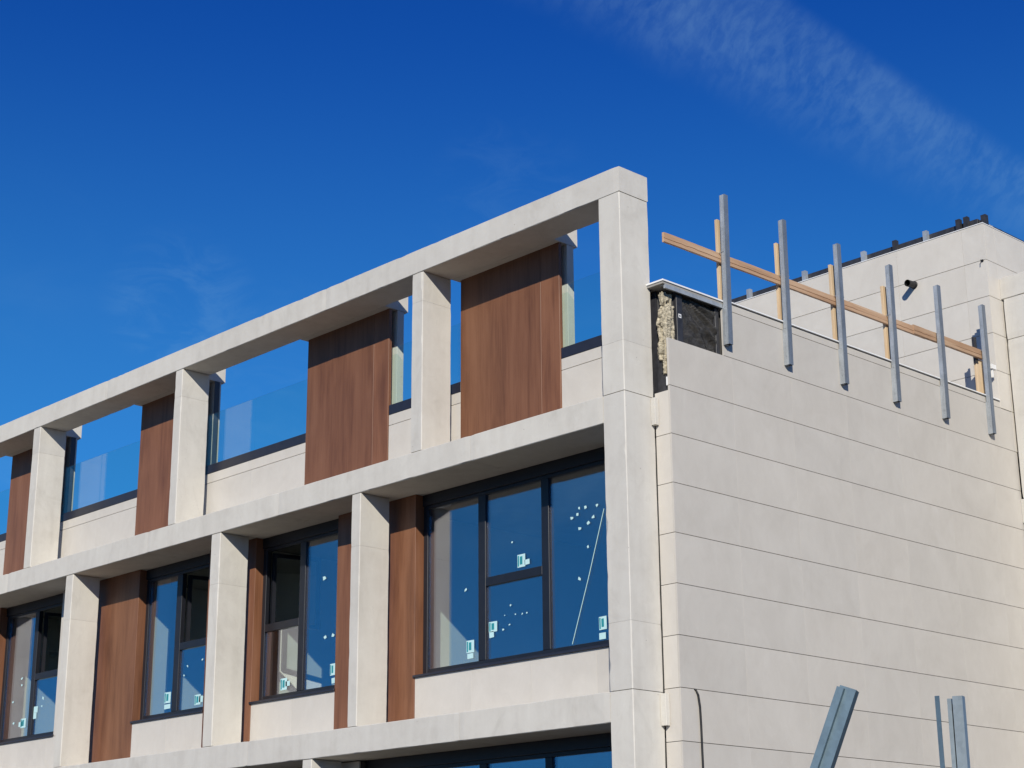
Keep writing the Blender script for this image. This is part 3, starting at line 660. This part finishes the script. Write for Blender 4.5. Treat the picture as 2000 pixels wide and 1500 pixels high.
# ------------------------------------------------------------------ vent pipe, anchor, cable
bm = bmesh.new(); tube(bm, [(0, 0, 0), (0, -0.20, -0.015)], 0.055, 20, False); tube(bm, [(0, 0, 0), (0, -0.198, -0.015)], 0.047, 20, False)
tube(bm, [(0, -0.02, -.001), (0, -0.001, 0)], 0.064, 20)
tag(obj('vent_pipe', bm, CABLE, None, (-1.06, 8.088, 11.385), True), 'black vent pipe sticking out of the rooftop block wall', 'pipe')
bm = bmesh.new(); tube(bm, [(0, 0, 0), (0, -0.05, 0), (0, -.055, -.05)], 0.008, 6); tube(bm, [(0, -0.006, 0), (0, -.001, 0)], .022, 8)
tag(obj('anchor_hook', bm, CABLE, None, (0.19, 8.088, 11.44)), 'tiny dark anchor hook on the joint near the rooftop corner', 'hook')
bm = bmesh.new(); tube(bm, [(0.235, 0.765, 4.214), (0.258, 0.785, 4.205), (0.268, 0.81, 4.15), (0.272, 0.83, 4.02), (0.272, 0.838, 3.8), (0.270, 0.842, 3.5), (0.272, 0.846, 3.1), (0.270, 0.84, 2.4), (0.275, 0.85, 1.4), (0.28, .86, 0.004)], 0.013, 10)
tag(obj('cable', bm, CABLE, None, smooth=True), 'black cable hanging out of a joint down the side wall', 'cable')

# ------------------------------------------------------------------ steel profiles standing in the foreground
def profile_mesh(w, d, L, lip=0.02, t=0.003):
    bm = bmesh.new()
    add_box(bm, -w / 2, w / 2, 0, t, 0, L)
    add_box(bm, -w / 2, -w / 2 + t, t + .0003, d, 0, L); add_box(bm, w / 2 - t, w / 2, t + .0003, d, 0, L)
    add_box(bm, -w / 2 + t + .0003, -w / 2 + lip, d - t, d, 0, L); add_box(bm, w / 2 - lip, w / 2 - t - .0003, d - t, d, 0, L)
    return bm
def leaning(name, base, top, w, d, rz, label, mat, grp, nest=False):
    base, top = Vector(base), Vector(top); L = (top - base).length
    bm = profile_mesh(w, d, L)
    if nest == 2:
        bm.free(); bm = bmesh.new(); t = 0.003; g0, g1 = -w * .24, -w * .13
        add_box(bm, -w / 2, g0, 0.008, 0.008 + t, 0, L * .997); add_box(bm, g1, w / 2, 0, t, 0, L)
        add_box(bm, w / 2 - t, w / 2, t + .0003, d, 0, L); add_box(bm, -w / 2, -w / 2 + t, 0.0115, d, 0, L * .997)
        add_box(bm, g1, g1 + t, t + .0003, 0.03, 0, L); add_box(bm, g0 - t, g0, 0.0115, 0.03, 0, L * .997); add_box(bm, -w / 2 + t + .0003, w / 2 - t - .0003, d - t, d, 0, L * .99)
    elif nest:
        add_box(bm, -w * .55, -w * .12, -0.022, -0.019, 0, L * .996); add_box(bm, -w * .15, -w * .12, -.0188, -.0005, 0, L * .996); add_box(bm, -w * .55, -w * .52, -.0188, -.0005, 0, L * .996)
        bmesh.ops.scale(bm, vec=(1, 1, 1), verts=bm.verts)
    o = obj(name, bm, mat, None, base)
    q = (top - base).to_track_quat('Z', 'Y'); o.rotation_mode = 'QUATERNION'
    q0 = Vector((0, 0, 1)).rotation_difference((top - base).normalized())
    from mathutils import Quaternion
    o.rotation_quaternion = q0 @ Quaternion((0, 0, 1), rz)
    return tag(o, label, 'steel profile', grp)
leaning('steel_profile', (8.44, -9.46, 0.0), (9.228, -8.87, 2.50), 0.068, 0.045, math.radians(20), 'blue grey steel profile leaning to the right at the bottom of the picture', GALV_D, 'steel profiles in front of the side wall', True)
leaning('steel_profile', (9.55, -8.655, 0.0), (9.562, -8.648, 2.452), 0.062, 0.04, math.radians(17), 'wide upright steel profile near the bottom right corner', GALV_G, 'steel profiles in front of the side wall', 2)
bm = bmesh.new(); L_ = 2.455; add_box(bm, -0.009, 0.009, -0.002, 0.002, 0, L_); add_box(bm, -.009, -.006, .0022, .014, 0, L_)
o = tag(obj('steel_strip', bm, GALV_D, None, (9.508, -8.683, 0)), 'thin steel strip standing left of the upright profile', 'steel strip'); o.rotation_euler.z = math.radians(12)
